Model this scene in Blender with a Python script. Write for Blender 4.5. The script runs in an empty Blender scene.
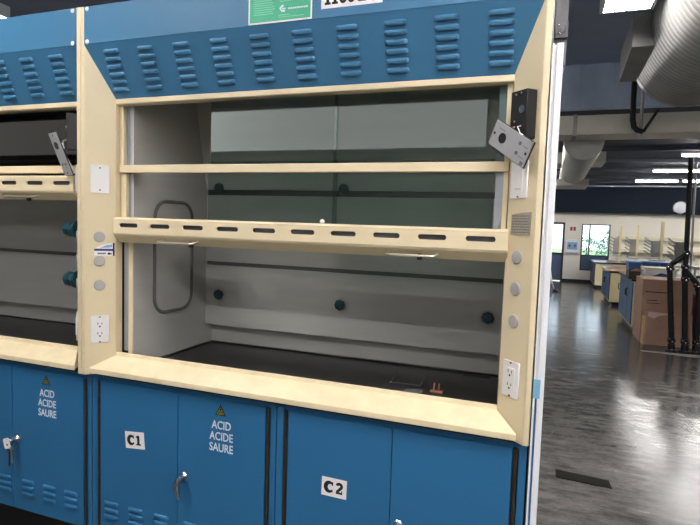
import bpy, bmesh, math, random
from mathutils import Vector, Matrix
random.seed(7)
PI = math.pi
S = bpy.context.scene
COL = S.collection
V = Vector

# ------------------------------------------------------------------ materials
def lin(c):
    return tuple(((v/255)/12.92 if v/255 <= .04045 else ((v/255+.055)/1.055)**2.4) for v in c) + (1,)

def mat(name, rgb, rough=.5, metal=0., spec=.5, noise=0., nscale=8., bump=0., bscale=60., coat=0., stretch=None):
    m = bpy.data.materials.new(name); m.use_nodes = True
    nt = m.node_tree; b = nt.nodes['Principled BSDF']
    b.inputs['Base Color'].default_value = lin(rgb)
    b.inputs['Roughness'].default_value = rough
    b.inputs['Metallic'].default_value = metal
    b.inputs['Specular IOR Level'].default_value = spec
    b.inputs['Coat Weight'].default_value = coat
    tc = nt.nodes.new('ShaderNodeTexCoord')
    src = tc.outputs['Object']
    if stretch:
        mp = nt.nodes.new('ShaderNodeMapping'); mp.inputs['Scale'].default_value = stretch
        nt.links.new(src, mp.inputs['Vector']); src = mp.outputs['Vector']
    if noise:
        n = nt.nodes.new('ShaderNodeTexNoise'); n.inputs['Scale'].default_value = nscale
        n.inputs['Detail'].default_value = 5
        nt.links.new(src, n.inputs['Vector'])
        r = nt.nodes.new('ShaderNodeValToRGB')
        c = lin(rgb)
        r.color_ramp.elements[0].position = .3; r.color_ramp.elements[1].position = .7
        r.color_ramp.elements[0].color = tuple(max(0, v*(1-noise)) for v in c[:3])+(1,)
        r.color_ramp.elements[1].color = tuple(min(1, v*(1+noise)) for v in c[:3])+(1,)
        nt.links.new(n.outputs['Fac'], r.inputs['Fac'])
        nt.links.new(r.outputs['Color'], b.inputs['Base Color'])
    if bump:
        n2 = nt.nodes.new('ShaderNodeTexNoise'); n2.inputs['Scale'].default_value = bscale
        nt.links.new(src, n2.inputs['Vector'])
        bp = nt.nodes.new('ShaderNodeBump'); bp.inputs['Strength'].default_value = bump
        bp.inputs['Distance'].default_value = .002
        nt.links.new(n2.outputs['Fac'], bp.inputs['Height'])
        nt.links.new(bp.outputs['Normal'], b.inputs['Normal'])
    return m

def emit(name, rgb, strength):
    m = bpy.data.materials.new(name); m.use_nodes = True
    nt = m.node_tree; nt.nodes.clear()
    e = nt.nodes.new('ShaderNodeEmission'); o = nt.nodes.new('ShaderNodeOutputMaterial')
    e.inputs['Color'].default_value = lin(rgb); e.inputs['Strength'].default_value = strength
    nt.links.new(e.outputs[0], o.inputs['Surface'])
    return m

def glass(name, tint, refl=1.0, ior=1.5):
    m = bpy.data.materials.new(name); m.use_nodes = True
    nt = m.node_tree; nt.nodes.clear()
    o = nt.nodes.new('ShaderNodeOutputMaterial'); mx = nt.nodes.new('ShaderNodeMixShader')
    t = nt.nodes.new('ShaderNodeBsdfTransparent'); g = nt.nodes.new('ShaderNodeBsdfGlossy')
    f = nt.nodes.new('ShaderNodeFresnel'); f.inputs['IOR'].default_value = ior
    t.inputs['Color'].default_value = lin(tint); g.inputs['Roughness'].default_value = .02
    g.inputs['Color'].default_value = (refl, refl, refl, 1)
    nt.links.new(f.outputs[0], mx.inputs[0]); nt.links.new(t.outputs[0], mx.inputs[1])
    nt.links.new(g.outputs[0], mx.inputs[2]); nt.links.new(mx.outputs[0], o.inputs['Surface'])
    return m

M = {}
M['beige'] = mat('beige_enamel', (226, 210, 178), .38, noise=.03, nscale=3)
M['sill'] = mat('beige_sill_enamel', (230, 214, 180), .42, noise=.07, nscale=14)
M['blue'] = mat('blue_enamel', (42, 106, 154), .42, noise=.04, nscale=2)
M['bluelit'] = mat('lit_blue_enamel', (60, 116, 156), .5, noise=.04, nscale=2)  # same blue paint, lightened for the lamp glare on the upper panels
M['liner'] = mat('grey_liner', (188, 187, 185), .32, noise=.04, nscale=3, stretch=(1, 1, 6))
M['black'] = mat('black_resin', (26, 26, 28), .28, noise=.15, nscale=5)
M['dark'] = mat('dark_plastic', (22, 23, 26), .5)
M['rubber'] = mat('dark_rubber', (24, 22, 20), .8, spec=.1)
M['hinge'] = mat('hinge_brown', (62, 56, 50), .45, metal=.4, noise=.3, nscale=120)
M['white'] = mat('white_plastic', (238, 236, 238), .35)
M['whitepaint'] = mat('white_laminate', (238, 240, 248), .4)
M['paper'] = mat('white_paper', (240, 236, 240), .6)
M['ink'] = mat('black_ink', (12, 12, 14), .6)
M['redink'] = mat('dark_red_ink', (120, 30, 30), .6)
M['navy'] = mat('navy_ink', (28, 40, 96), .5)
M['letter'] = mat('white_vinyl', (214, 226, 238), .5)
M['yellow'] = mat('yellow_vinyl', (150, 150, 40), .5)
M['green'] = mat('green_sticker', (70, 176, 140), .5, noise=.05, nscale=30)
M['greenlt'] = mat('pale_green_print', (130, 208, 180), .5)
M['grey'] = mat('grey_plastic', (172, 172, 178), .4)
M['plug'] = mat('grey_plug', (176, 172, 172), .5)
M['pull'] = mat('dull_nickel', (206, 200, 186), .3, metal=.7)
M['chrome'] = mat('chrome', (205, 205, 210), .2, metal=1)
M['steel'] = mat('brushed_steel', (176, 176, 178), .35, metal=.85, noise=.08, nscale=20)
M['alu'] = mat('grey_aluminium', (172, 178, 190), .4, metal=.5)
M['teal'] = mat('teal_plastic', (12, 62, 76), .4)
M['gasket'] = mat('grey_gasket', (104, 104, 106), .5)
M['galvdark'] = mat('dull_grey_steel', (104, 104, 110), .5, metal=.3, noise=.12, nscale=40)
M['galv'] = mat('galvanised_steel', (150, 150, 148), .42, metal=.45, noise=.14, nscale=6)
M['ductlit'] = mat('lit_galvanised', (226, 222, 210), .5, metal=.1, noise=.08, nscale=3)  # galvanised steel, its colour lightened in place of bounced light
M['plate'] = mat('engraved_plate', (172, 166, 156), .45, metal=.3, noise=.08, nscale=80)
M['platetext'] = mat('engraved_text', (124, 116, 108), .6)
M['tape'] = mat('pale_blue_tape', (128, 182, 220), .5)
M['ductgrey'] = mat('grey_tape', (120, 118, 122), .5)
M['tan'] = mat('tan_plastic', (170, 120, 100), .5)
M['wall'] = mat('wall_paint', (238, 233, 222), .7, noise=.02, nscale=2)
M['trimgrey'] = mat('grey_wainscot', (170, 170, 164), .7)
M['lowceil'] = mat('dark_ceiling_paint', (62, 68, 84), .8)
M['bluebench'] = mat('bench_blue', (52, 84, 122), .5, noise=.06)
M['navywall'] = mat('navy_paint', (28, 36, 50), .85, spec=.2)
M['ceil'] = mat('ceiling_paint', (176, 188, 216), .65, noise=.1, nscale=2)
M['ceilblue'] = mat('blue_grey_paint', (206, 222, 250), .5, noise=.1, nscale=3)
M['frame'] = mat('dark_frame', (38, 42, 52), .4)
M['panelblue'] = mat('grey_blue_panel', (70, 86, 116), .4)
M['cream'] = mat('cream_laminate', (222, 208, 164), .5, noise=.05, nscale=4)
M['creamsh'] = mat('cream_shelf', (226, 222, 196), .5)
M['card'] = mat('brown_cardboard', (164, 132, 114), .8, noise=.08, nscale=6)
M['cardlt'] = mat('tan_cardboard', (196, 160, 116), .8, noise=.1, nscale=5)
M['pink'] = mat('torn_tape', (206, 180, 176), .6)
M['binblue'] = mat('blue_bin', (50, 88, 150), .4)
M['pegs'] = mat('grey_pegboard', (140, 138, 134), .5)
M['iron'] = mat('black_iron', (26, 27, 32), .4, metal=.3)
M['base'] = mat('black_vinyl', (18, 18, 20), .5)
M['red'] = mat('red_print', (176, 66, 58), .5)
M['leaf'] = mat('leaf', (70, 120, 92), .7, noise=.4, nscale=6)
M['grass'] = mat('grass', (150, 176, 120), .9, noise=.2, nscale=1)
M['pave'] = mat('pale_paving', (205, 205, 200), .9)
M['glass'] = glass('hood_glass', (222, 232, 230), .9, 1.6)
M['winglass'] = glass('window_glass', (235, 242, 245), .8)
M['lamp'] = emit('lamp_glow', (255, 250, 242), 34.)
M['frosted'] = emit('added_pane_glow', (240, 240, 238), 1.15)  # glow of the added rear panes, seen only as a reflection
M['frosteddim'] = emit('added_dim_pane_glow', (240, 236, 228), .42)  # weaker glow of the added pane facing the left hood
M['addedlamp'] = emit('added_front_glow', (255, 252, 246), 46.)  # glow of the added lamps behind the viewpoint
M['tube'] = emit('tube_glow', (255, 252, 248), 46.)

# ------------------------------------------------------------------ mesh builder
SHIFT = V((0, 0, 0))
class MB:
    def __init__(s): s.bm = bmesh.new()
    def face(s, vs):
        try: return s.bm.faces.new(vs)
        except ValueError: return None
    def box(s, x0, x1, y0, y1, z0, z1):
        return s.hexa([(x0,y0,z0),(x1,y0,z0),(x1,y1,z0),(x0,y1,z0),(x0,y0,z1),(x1,y0,z1),(x1,y1,z1),(x0,y1,z1)])
    def hexa(s, p):
        v = [s.bm.verts.new(q) for q in p]
        for f in ((0,3,2,1),(4,5,6,7),(0,1,5,4),(1,2,6,5),(2,3,7,6),(3,0,4,7)): s.face([v[i] for i in f])
        return s
    def obox(s, c, ax, ay, az, sx, sy, sz):
        """box with free axes, sizes full"""
        c = V(c); ax, ay, az = V(ax).normalized(), V(ay).normalized(), V(az).normalized()
        P = []
        for k in (-.5, .5):
            for i, j in ((-.5,-.5),(.5,-.5),(.5,.5),(-.5,.5)):
                P.append(c + ax*sx*i + ay*sy*j + az*sz*k)
        return s.hexa(P)
    def prism(s, prof, axis, a, b):
        """extrude a closed 2D profile along axis; profile coords are the other two axes in xyz order; a/b may be functions of the profile point"""
        def put(p, t):
            t = t(p) if callable(t) else t
            return {'x': (t, p[0], p[1]), 'y': (p[0], t, p[1]), 'z': (p[0], p[1], t)}[axis]
        A = [s.bm.verts.new(put(p, a)) for p in prof]; B = [s.bm.verts.new(put(p, b)) for p in prof]
        n = len(prof)
        s.face(A[::-1]); s.face(B)
        for i in range(n): s.face([A[i], A[(i+1) % n], B[(i+1) % n], B[i]])
        return s
    def tube(s, path, r, n=10, cap=True, closed=False):
        P = [V(p) for p in path]; m = len(P)
        R = r if isinstance(r, (list, tuple)) else [r]*m
        rings = []; up = None
        for i in range(m):
            if closed: t = (P[(i+1) % m]-P[i-1]).normalized()
            else: t = (P[min(i+1, m-1)]-P[max(i-1, 0)]).normalized()
            if up is None: up = V((0,0,1)) if abs(t.z) < .9 else V((1,0,0))
            u = (up - t*up.dot(t)).normalized(); w = t.cross(u); up = u
            rings.append([s.bm.verts.new(P[i]+(u*math.cos(2*PI*k/n)+w*math.sin(2*PI*k/n))*R[i]) for k in range(n)])
        for i in range(m if closed else m-1):
            A, B = rings[i], rings[(i+1) % m]
            for k in range(n): s.face([A[k], A[(k+1) % n], B[(k+1) % n], B[k]])
        if cap and not closed: s.face(rings[0][::-1]); s.face(rings[-1])
        return s
    def lathe(s, prof, c, axis=(0,0,1), n=20, petal=0, amp=0):
        """prof: list of (radius, height along axis)"""
        c = V(c); t = V(axis).normalized()
        u = V((0,0,1)) if abs(t.z) < .9 else V((1,0,0))
        u = (u - t*u.dot(t)).normalized(); w = t.cross(u)
        rings = []
        for r, h in prof:
            ring = []
            for k in range(n):
                a = 2*PI*k/n; rr = r*(1+amp*math.cos(petal*a)) if petal else r
                ring.append(s.bm.verts.new(c+t*h+(u*math.cos(a)+w*math.sin(a))*max(rr, 1e-5)))
            rings.append(ring)
        for A, B in zip(rings, rings[1:]):
            for k in range(n): s.face([A[k], A[(k+1) % n], B[(k+1) % n], B[k]])
        s.face(rings[0][::-1]); s.face(rings[-1])
        return s
    def poly(s, pts, frame, th=.0006):
        """flat plate: 2D outline on a frame (origin,u,v,n) with thickness th"""
        o, u, v, n = frame
        A = [s.bm.verts.new(o+u*p[0]+v*p[1]) for p in pts]; B = [s.bm.verts.new(o+u*p[0]+v*p[1]+n*th) for p in pts]
        k = len(pts)
        s.face(A[::-1]); s.face(B)
        for i in range(k): s.face([A[i], A[(i+1) % k], B[(i+1) % k], B[i]])
        return s
    def stroke(s, pts, w, frame, th=.0006):
        """flat stroke along a 2D polyline"""
        L, R = [], []
        n = len(pts)
        for i in range(n):
            a = V(pts[max(i-1, 0)]+(0,)); b = V(pts[min(i+1, n-1)]+(0,)); t = (b-a).normalized()
            ww = w[i] if isinstance(w, (list, tuple)) else w
            nx, ny = -t.y*ww/2, t.x*ww/2
            L.append((pts[i][0]+nx, pts[i][1]+ny)); R.append((pts[i][0]-nx, pts[i][1]-ny))
        o, u, v, nn = frame
        for i in range(n-1):
            q = [L[i], R[i], R[i+1], L[i+1]]
            s.hexa([o+u*p[0]+v*p[1] for p in q]+[o+u*p[0]+v*p[1]+nn*th for p in q])
        return s
    def text(s, txt, size, frame, th=.0006, bold=0., align='CENTER', sx=1.):
        cu = bpy.data.curves.new('t', 'FONT'); cu.body = txt; cu.size = size; cu.extrude = th/2
        cu.offset = bold; cu.align_x = align; cu.resolution_u = 3
        ob = bpy.data.objects.new('t', cu); COL.objects.link(ob)
        dg = bpy.context.evaluated_depsgraph_get(); dg.update()
        me = bpy.data.meshes.new_from_object(ob.evaluated_get(dg))
        bpy.data.objects.remove(ob); bpy.data.curves.remove(cu)
        o, u, v, n = frame
        me.transform(Matrix.Translation((0, 0, th/2)))
        mm = Matrix((( u.x*sx, v.x, n.x, o.x), (u.y*sx, v.y, n.y, o.y), (u.z*sx, v.z, n.z, o.z), (0,0,0,1)))
        me.transform(mm); s.bm.from_mesh(me); bpy.data.meshes.remove(me)
        return s
    def build(s, name, m, parent=None, smooth=True, bevel=0., seg=2, label=None, kind=None):
        bm = s.bm
        bmesh.ops.recalc_face_normals(bm, faces=bm.faces)
        if smooth:
            for f in bm.faces: f.smooth = True
            for e in bm.edges:
                if len(e.link_faces) == 2 and e.calc_face_angle(0) > math.radians(38): e.smooth = False
        me = bpy.data.meshes.new(name); bm.to_mesh(me); bm.free()
        o = bpy.data.objects.new(name, me); COL.objects.link(o)
        off = SHIFT.copy()
        if parent is not None:
            o.parent = parent; q = parent
            while q is not None: off -= q.location; q = q.parent
            me.transform(Matrix.Translation(off))
        else:
            # origin at the base centre of the thing
            me.transform(Matrix.Translation(off))
            xs = [v.co.x for v in me.vertices]; ys = [v.co.y for v in me.vertices]; zs = [v.co.z for v in me.vertices]
            c = V(((min(xs)+max(xs))/2, (min(ys)+max(ys))/2, min(zs)))
            me.transform(Matrix.Translation(-c)); o.location = c
        me.materials.append(M[m] if isinstance(m, str) else m)
        if bevel:
            b = o.modifiers.new('bevel', 'BEVEL'); b.width = bevel; b.segments = seg; b.limit_method = 'ANGLE'; b.angle_limit = math.radians(40)
        if label: o['label'] = label
        if kind: o['kind'] = kind
        return o

def thing(name, label, cat, loc, group=None):
    o = bpy.data.objects.new(name, None); COL.objects.link(o)
    o.location = V(loc)+SHIFT; o.empty_display_size = .1
    return tag(o, label, cat, group)
def tag(o, label, cat, group=None):
    o['label'] = label; o['category'] = cat
    if group: o['group'] = group
    return o
def struct(o): o['kind'] = 'structure'; return o
def frame(o, u, v):
    u = V(u).normalized(); v = V(v).normalized(); return (V(o), u, v, u.cross(v))
def arc(cx, cy, rx, ry, a0, a1, n=14):
    return [(cx+rx*math.cos(math.radians(a0+(a1-a0)*i/n)), cy+ry*math.sin(math.radians(a0+(a1-a0)*i/n))) for i in range(n+1)]
def rect(x0, y0, x1, y1): return [(x0,y0),(x1,y0),(x1,y1),(x0,y1)]
def rrect(x0, y0, x1, y1, r, n=4):
    out = []
    for cx, cy, a in ((x1-r,y0+r,-90),(x1-r,y1-r,0),(x0+r,y1-r,90),(x0+r,y0+r,180)):
        out += arc(cx, cy, r, r, a, a+90, n)
    return out

# ------------------------------------------------------------------ dimensions (metres)
ZO = .1                       # hood levels below are counted from .1 m above the floor
W, B, D, E0 = 1.627, .079, .076, .0184
ZC, ZT, ZB, ZTOP = 2.124, 1.937, .90, 2.262
WX0, WX1, YB = .128, 1.543, .66
FX = ((0,0,0),(1,0,0),(0,0,1))

def louver(mb, c, u, v, n, w, h, d):
    """pressed louver: flush along its top edge, open lip at its lower edge"""
    c, u, v, n = V(c), V(u).normalized(), V(v).normalized(), V(n).normalized()
    sec = [(.5, 0.), (.4, .6), (.2, .95), (-.1, 1.), (-.42, .95), (-.5, .8), (-.5, 0.)]
    rings = []
    for fx, k in ((-.5, .02), (-.46, .55), (-.38, .95), (-.3, 1), (.3, 1), (.38, .95), (.46, .55), (.5, .02)):
        hs = .62+.38*min(1, k*1.05)
        rings.append([mb.bm.verts.new(c+u*(w*fx)+v*(h*(a*hs if a > 0 else a*(.75+.25*k)))+n*(d*b*k)) for a, b in sec])
    for A, Bq in zip(rings, rings[1:]):
        for i in range(len(sec)-1): mb.face([A[i], A[i+1], Bq[i+1], Bq[i]])
    return mb

def screw(parent, c, n, r, m='chrome', name='screw', label=None):
    mb = MB(); mb.lathe([(r, 0), (r, .0012), (r*.75, .0026), (r*.3, .003)], c, n, 12)
    return mb.build(name, m, parent, label=label)

# ------------------------------------------------------------------ fume hood
def make_hood(dx, lift, label, main):
    global SHIFT
    SHIFT = V((dx, 0, ZO))
    H = thing('fume_hood', label, 'fume hood', (W/2, .3, .861))
    # --- corner posts, each a bent sheet with an inward bevel
    PB = .868
    lp = [(-E0+.0012, 0), (-.001, 0), (B, D), (B, .112), (B-.03, .112), (-E0+.0012, .112)]
    for sgn, prof in ((0, lp), (1, [(W-x, y) for x, y in lp])):
        mb = MB(); mb.prism(prof, 'z', PB, ZTOP)
        mb.build('corner_post', 'beige', H, bevel=.0025)
    # --- blue fascia and louvred panel
    MB().box(.001, W-.001, -.0015, .02, ZC, ZTOP-.002).build('fascia_panel', 'bluelit', H, bevel=.0015)
    mb = MB()
    th = .012
    mb.hexa([(B, D, ZT), (W-B, D, ZT), (W-B, D+.014, ZT+.004), (B, D+.014, ZT+.004),
             (.001, -.0012, ZC-.0008), (W-.001, -.0012, ZC-.0008), (W-.001, .016, ZC+.004), (.001, .016, ZC+.004)])
    up = V((0, -D, ZC-ZT)).normalized(); nn = V((0, -(ZC-ZT), -D)).normalized()
    o0 = V((0, D, ZT)); L = math.hypot(D, ZC-ZT)
    for i in range(10):
        for j in range(6):
            f = .155+.135*j
            c = o0+up*(L*(1-f)); c.x = .117+.1546*i
            louver(mb, c, (1,0,0), up, nn, .072, .0155, .0085)
    mb.build('louvered_panel', 'bluelit', H)
    for x in (.017, W-.017):
        for z in (2.255, 2.136): screw(H, (x, -.0015, z-.004), (0,-1,0), .0085, 'white')
    # --- outer shell
    mb = MB()
    mb.box(-E0+.002, -E0+.008, .112, .76, .86, ZTOP); mb.box(W+E0-.008, W+E0-.002, .112, .76, .86, ZTOP)
    mb.box(-E0+.008, W+E0-.008, .75, .76, .86, ZTOP); mb.box(-E0+.008, W+E0-.008, .03, .75, ZTOP-.008, ZTOP)
    mb.build('outer_shell', 'galv', H)
    # --- header and sill
    MB().prism([(D-.001, ZT), (D-.001, ZT-.018), (D+.006, ZT-.022), (.112, ZT-.022), (.112, ZT)], 'x', B, W-B).build('header_rail', 'beige', H, bevel=.0015)
    sp = [(.001, .878), (.001, .897), (.006, .902), (.074, .938), (.077, .951), (.087, .951), (.087, .878)]
    xa = lambda p: .0168+(B-.0168+.001)*max(0, min(1, p[0]/.076))
    MB().prism(sp, 'x', xa, lambda p: W-xa(p)).build('airfoil_sill', 'sill', H, bevel=.0015)
    MB().box(.0, W, .035, .09, .861, .878).build('sill_gap_shade', 'dark', H)  # dark strip put in for the shade in the gap under the sill
    # --- liner
    MB().box(WX0-.012, WX0, .118, YB, .861, 2.05).build('side_wall', 'liner', H)
    MB().box(WX1, WX1+.012, .118, YB, .861, 2.05).build('side_wall', 'liner', H)
    MB().box(WX0, WX1, YB, YB+.012, .861, 2.05).build('back_wall', 'liner', H)
    MB().box(WX0-.012, WX1+.012, .118, YB+.012, 2.05, 2.062).build('hood_ceiling', 'liner', H)
    mb = MB()
    mb.box(WX0, WX1, .088, YB, .861, .887)
    mb.box(WX0, WX1, YB-.018, YB, .887, .893); mb.box(WX0, WX0+.014, .2, YB-.018, .887, .893)
    mb.build('work_surface', 'black', H, bevel=.002)
    MB().box(1.372, 1.478, .598, .628, .8872, .8885).build('cup_sink', 'dark', H)
    # baffles
    MB().box(WX0+.001, WX1-.001, .6, .606, .985, 1.272).build('baffle_panel', 'liner', H)
    MB().box(WX0+.001, WX1-.001, .602, .608, 1.29, 1.604).build('baffle_panel', 'liner', H)
    mb = MB(); mb.hexa([(WX0+.001,.6,1.63),(WX1-.001,.6,1.63),(WX1-.001,.606,1.63),(WX0+.001,.606,1.63),
                        (WX0+.001,.5,2.045),(WX1-.001,.5,2.045),(WX1-.001,.506,2.045),(WX0+.001,.506,2.045)])
    mb.build('baffle_panel', 'liner', H)
    mb = MB(); mb.box(WX0+.001, WX1-.001, .612, .625, 1.268, 1.296); mb.build('baffle_slot_bar', 'gasket', H)
    MB().box(WX0+.001, WX1-.001, .612, .625, 1.6, 1.634).build('baffle_slot_bar', 'frame', H)
    def knob(c, ax=(0,-1,0)):
        mb = MB(); mb.lathe([(.008, -.003), (.008, .006), (.0225, .009), (.024, .016), (.021, .024), (.012, .027)], c, ax, 32, petal=8, amp=.07)
        mb.build('baffle_knob', 'teal', H)
    if main:
        for x in (.211, .83, 1.459): knob((x, .6, 1.134))
        for x in (.207, .832): knob((x, .6, 1.636))
    # oval access gasket on the left wall
    ring = [(WX0+.003, .236+a, 1.083+b) for a, b in rrect(0, 0, .25, .475, .07, 6)]
    mb = MB(); mb.tube(ring, .0075, 8, closed=True); mb.build('access_panel_gasket', 'gasket', H)
    MB().prism(rrect(.242, 1.089, .48, 1.552, .064, 6), 'x', WX0, WX0+.0015).build('access_panel', 'liner', H)
    # --- sash guides
    for s in (0, 1):
        X = (lambda x: W-x) if s else (lambda x: x)
        def bx(a, b, y0, y1, z0, z1, name, m):
            MB().box(min(X(a), X(b)), max(X(a), X(b)), y0, y1, z0, z1).build(name, m, H)
        bx(.05, .086, .132, .136, .889 if not s else 1.5, ZT, 'guide_back', 'dark')
        bx(.086, .1085, .1135, .137, .952 if not s else 1.5, ZT-.02, 'sash_track', 'alu')
        if not s: bx(.108, .1285, .113, .12, .94, 1.42+lift, 'guide_post', 'beige')
        bx(.108, .122, .1185, .121, 1.42+lift, ZT-.02, 'guide_strip', 'alu')
    # --- fixed upper window
    MB().box(B+.003, W-B-.003, .09, .117, 1.658, 1.688).build('mid_rail', 'beige', H, bevel=.002)
    MB().box(B+.003, .098, .095, .112, 1.688, ZT-.02).build('upper_window_stile', 'beige', H)
    MB().box(W-.098, W-B-.003, .095, .112, 1.688, ZT-.02).build('upper_window_stile', 'beige', H)
    gl, ge = 'glass', 'alu'
    MB().box(.494, .985, .100, .1045, 1.686, ZT-.02).build('glass_pane', gl, H)
    MB().box(.974, 1.53, .1065, .111, 1.686, ZT-.02).build('glass_pane', gl, H)
    # --- vertical sash: handle rail with ten slots, stiles, glass
    z = lift
    sash = MB()
    x0, x1 = .09, 1.554
    zf0, zf1 = 1.424+z, 1.479+z
    yf = .05
    # front face with slot holes
    def cell(xa_, xb_, slot):
        if not slot:
            v = [sash.bm.verts.new(p) for p in ((xa_,yf,zf0),(xb_,yf,zf0),(xb_,yf,zf1),(xa_,yf,zf1))]; sash.face(v); return
        cx, cz, r, hw = (slot[0]+slot[1])/2, 1.4555+z, .008, (slot[1]-slot[0])/2
        pill = arc(cx+hw-r, cz, r, r, -90, 90, 8)+arc(cx-hw+r, cz, r, r, 90, 270, 8)
        out = []
        for px, pz in pill:
            if px >= cx+hw-r and abs(pz-cz) < r*.99: a = math.atan2(pz-cz, px-(cx+hw-r))
            tx, tz = px, pz
            if px > cx+hw-r-1e-6:
                k = math.degrees(math.atan2(pz-cz, px-(cx+hw-r)))
                tx, tz = (xb_, cz+(zf1-cz)*max(-1, min(1, k/45)) if k >= 0 else cz+(cz-zf0)*max(-1, k/45)) if abs(k) <= 45 else (cx+hw-r+(xb_-(cx+hw-r))*(90-abs(k))/45, zf1 if k > 0 else zf0)
            else:
                k = math.degrees(math.atan2(pz-cz, -(px-(cx-hw+r))))
                tx, tz = (xa_, cz+(zf1-cz)*min(1, k/45) if k >= 0 else cz+(cz-zf0)*max(-1, k/45)) if abs(k) <= 45 else (cx-hw+r-((cx-hw+r)-xa_)*(90-abs(k))/45, zf1 if k > 0 else zf0)
            out.append((tx, tz))
        A = [sash.bm.verts.new((p[0], yf, p[1])) for p in pill]; O = [sash.bm.verts.new((p[0], yf, p[1])) for p in out]
        Bk = [sash.bm.verts.new((p[0], yf+.004, p[1])) for p in pill]
        n = len(pill)
        for i in range(n):
            j = (i+1) % n
            sash.face([A[i], A[j], O[j], O[i]]); sash.face([A[i], Bk[i], Bk[j], A[j]])
    xs = x0
    for i in range(10):
        s0 = .119+.1459*i+(.016 if lift else 0); s1 = s0+.088
        a, b = s0-.025, s1+.025
        if a > xs: cell(xs, a, None)
        cell(max(a, x0), min(b, x1), (s0, s1)); xs = b
    if xs < x1: cell(xs, x1, None)
    # rest of the folded rail: top, slanted underside, back and ends
    prof = [(yf, zf1), (.066, 1.486+z), (.108, 1.486+z), (.108, 1.395+z), (.086, 1.388+z), (.054, 1.416+z), (yf, zf0)]
    A = [sash.bm.verts.new((x0, p[0], p[1])) for p in prof]; Bq = [sash.bm.verts.new((x1, p[0], p[1])) for p in prof]
    for i in range(len(prof)-1): sash.face([A[i], A[i+1], Bq[i+1], Bq[i]])
    sash.face(A); sash.face(Bq)
    bmesh.ops.remove_doubles(sash.bm, verts=sash.bm.verts, dist=1e-5)
    rail = sash.build('sash_rail', 'beige', H, smooth=False)
    MB().box(x0+.004, x1-.004, .066, .07, 1.436+z, 1.474+z).build('slot_backing', 'gasket', rail)
    ztop = 1.658 if not lift else 1.79
    MB().box(B+.004, .1075, .099, .117, 1.48+z, ztop).build('sash_stile', 'beige', H)
    MB().box(W-.0975, W-B-.004, .099, .117, 1.48+z, ztop).build('sash_stile', 'beige', H)
    MB().box(.472, .985, .1185, .123, 1.48+z, 1.70+z*.9).build('glass_pane', gl, H)
    MB().box(.968, 1.5, .1245, .129, 1.48+z, 1.70+z*.9).build('glass_pane', gl, H)
    if main:
        screw(H, (.935, .118, 1.492), (0,-1,0), .009, 'white', 'pane_pull')
    for xa_, kx in ((.312, .435), (1.191, 1.29)):
        xb_ = xa_+.156
        pth = [(xa_, .072, 1.404+z), (xa_, .04, 1.399+z), (xa_+.006, .03, 1.398+z), (xa_+.014, .027, 1.397+z), (xb_-.014, .027, 1.397+z), (xb_-.006, .03, 1.398+z), (xb_, .04, 1.399+z), (xb_, .072, 1.404+z)]
        MB().tube(pth, .0042, 8).build('sash_pull', 'pull', H)
        MB().lathe([(.007, 0), (.009, -.006), (.009, -.018), (.005, -.02)], (kx, .07, 1.402+z), (0,0,1), 12).build('sash_stop_knob', 'dark', H)
    # --- fittings on the posts
    tl = V((B, D+.001, 0)).normalized(); nl = V((D+.001, -B, 0)).normalized()
    tr = V((B, -D-.001, 0)).normalized(); nr = V((-D-.001, -B, 0)).normalized()
    def onpost(side, f, zz, off=.0):
        if side == 'l': return V((B*f, D*f, zz))+nl*off
        return V((W-B*(1-f), D*(1-f), zz))+nr*off     # f from inner to outer edge
    def plate(side, f, zz, kind, lab):
        t, n = (tl, nl) if side == 'l' else (tr, nr)
        fr = (onpost(side, f, zz), t, V((0,0,1)), n)
        mb = MB(); mb.poly(rrect(-.033, -.0535, .033, .0535, .004), fr, .005)
        P = mb.build('outlet_plate' if kind == 'outlet' else 'cover_plate', 'white', H, bevel=.0015, label=lab)
        f2 = (fr[0]+n*.005, fr[1], fr[2], fr[3])
        if kind == 'outlet':
            mb = MB(); mb.poly(rrect(-.0175, -.034, .0175, .034, .003), f2, .0025); mb.build('receptacle', 'white', P, bevel=.0008)
            f3 = (fr[0]+n*.0076, fr[1], fr[2], fr[3])
            mb = MB()
            for c in (-.019, .019):
                mb.poly(rect(-.0082, c, -.0058, c+.009), f3, .0004); mb.poly(rect(.0058, c, .0082, c+.008), f3, .0004)
                mb.poly(arc(0, c-.007, .0034, .0034, 0, 330, 10), f3, .0004)
            mb.build('socket_slots', 'ink', P)
        elif kind == 'switch':
            mb = MB(); mb.poly(rrect(-.0165, -.033, .0165, .033, .002), f2, .002); mb.build('blank_insert', 'white', P, bevel=.0008)
            mb = MB(); mb.poly(rect(-.011, -.0275, .011, -.0262), (fr[0]+n*.0071, *fr[1:]), .0004); mb.build('insert_seam', 'gasket', P)
        for c in (-.049, .049) if kind != 'blank' else (-.042, .042):
            screw(P, fr[0]+n*.005+V((0,0,c)), n, .0032, 'gasket')
    plate('l', .49, 1.629, 'blank', 'blank white cover plate on left post')
    plate('l', .48, 1.046, 'outlet', 'white outlet on left post')
    plate('r', .48, 1.048, 'outlet', 'white outlet on right post')
    plate('r', .40, 1.63, 'switch', 'white switch-style cover plate on right post')
    for zz in (1.407, 1.314, 1.219):
        for side, f, n in (('l', .47, nl), ('r', .45, nr)):
            MB().lathe([(.0205, 0), (.0205, .002), (.018, .0045), (.008, .0055)], onpost(side, f, zz), n, 24).build('hole_plug', 'plug', H)
    if not main:
        for zz in (1.43, 1.225):
            MB().lathe([(.012, -.012), (.012, 0), (.036, 0), (.038, .005), (.034, .012), (.024, .03), (.028, .034), (.03, .054), (.022, .068), (.008, .073)],
                       (W-B-.012, .095, zz), (-1, 0, 0), 24, petal=8, amp=.05).build('valve_knob', 'teal', H, label='teal valve knob on the inner edge of right post')
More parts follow.
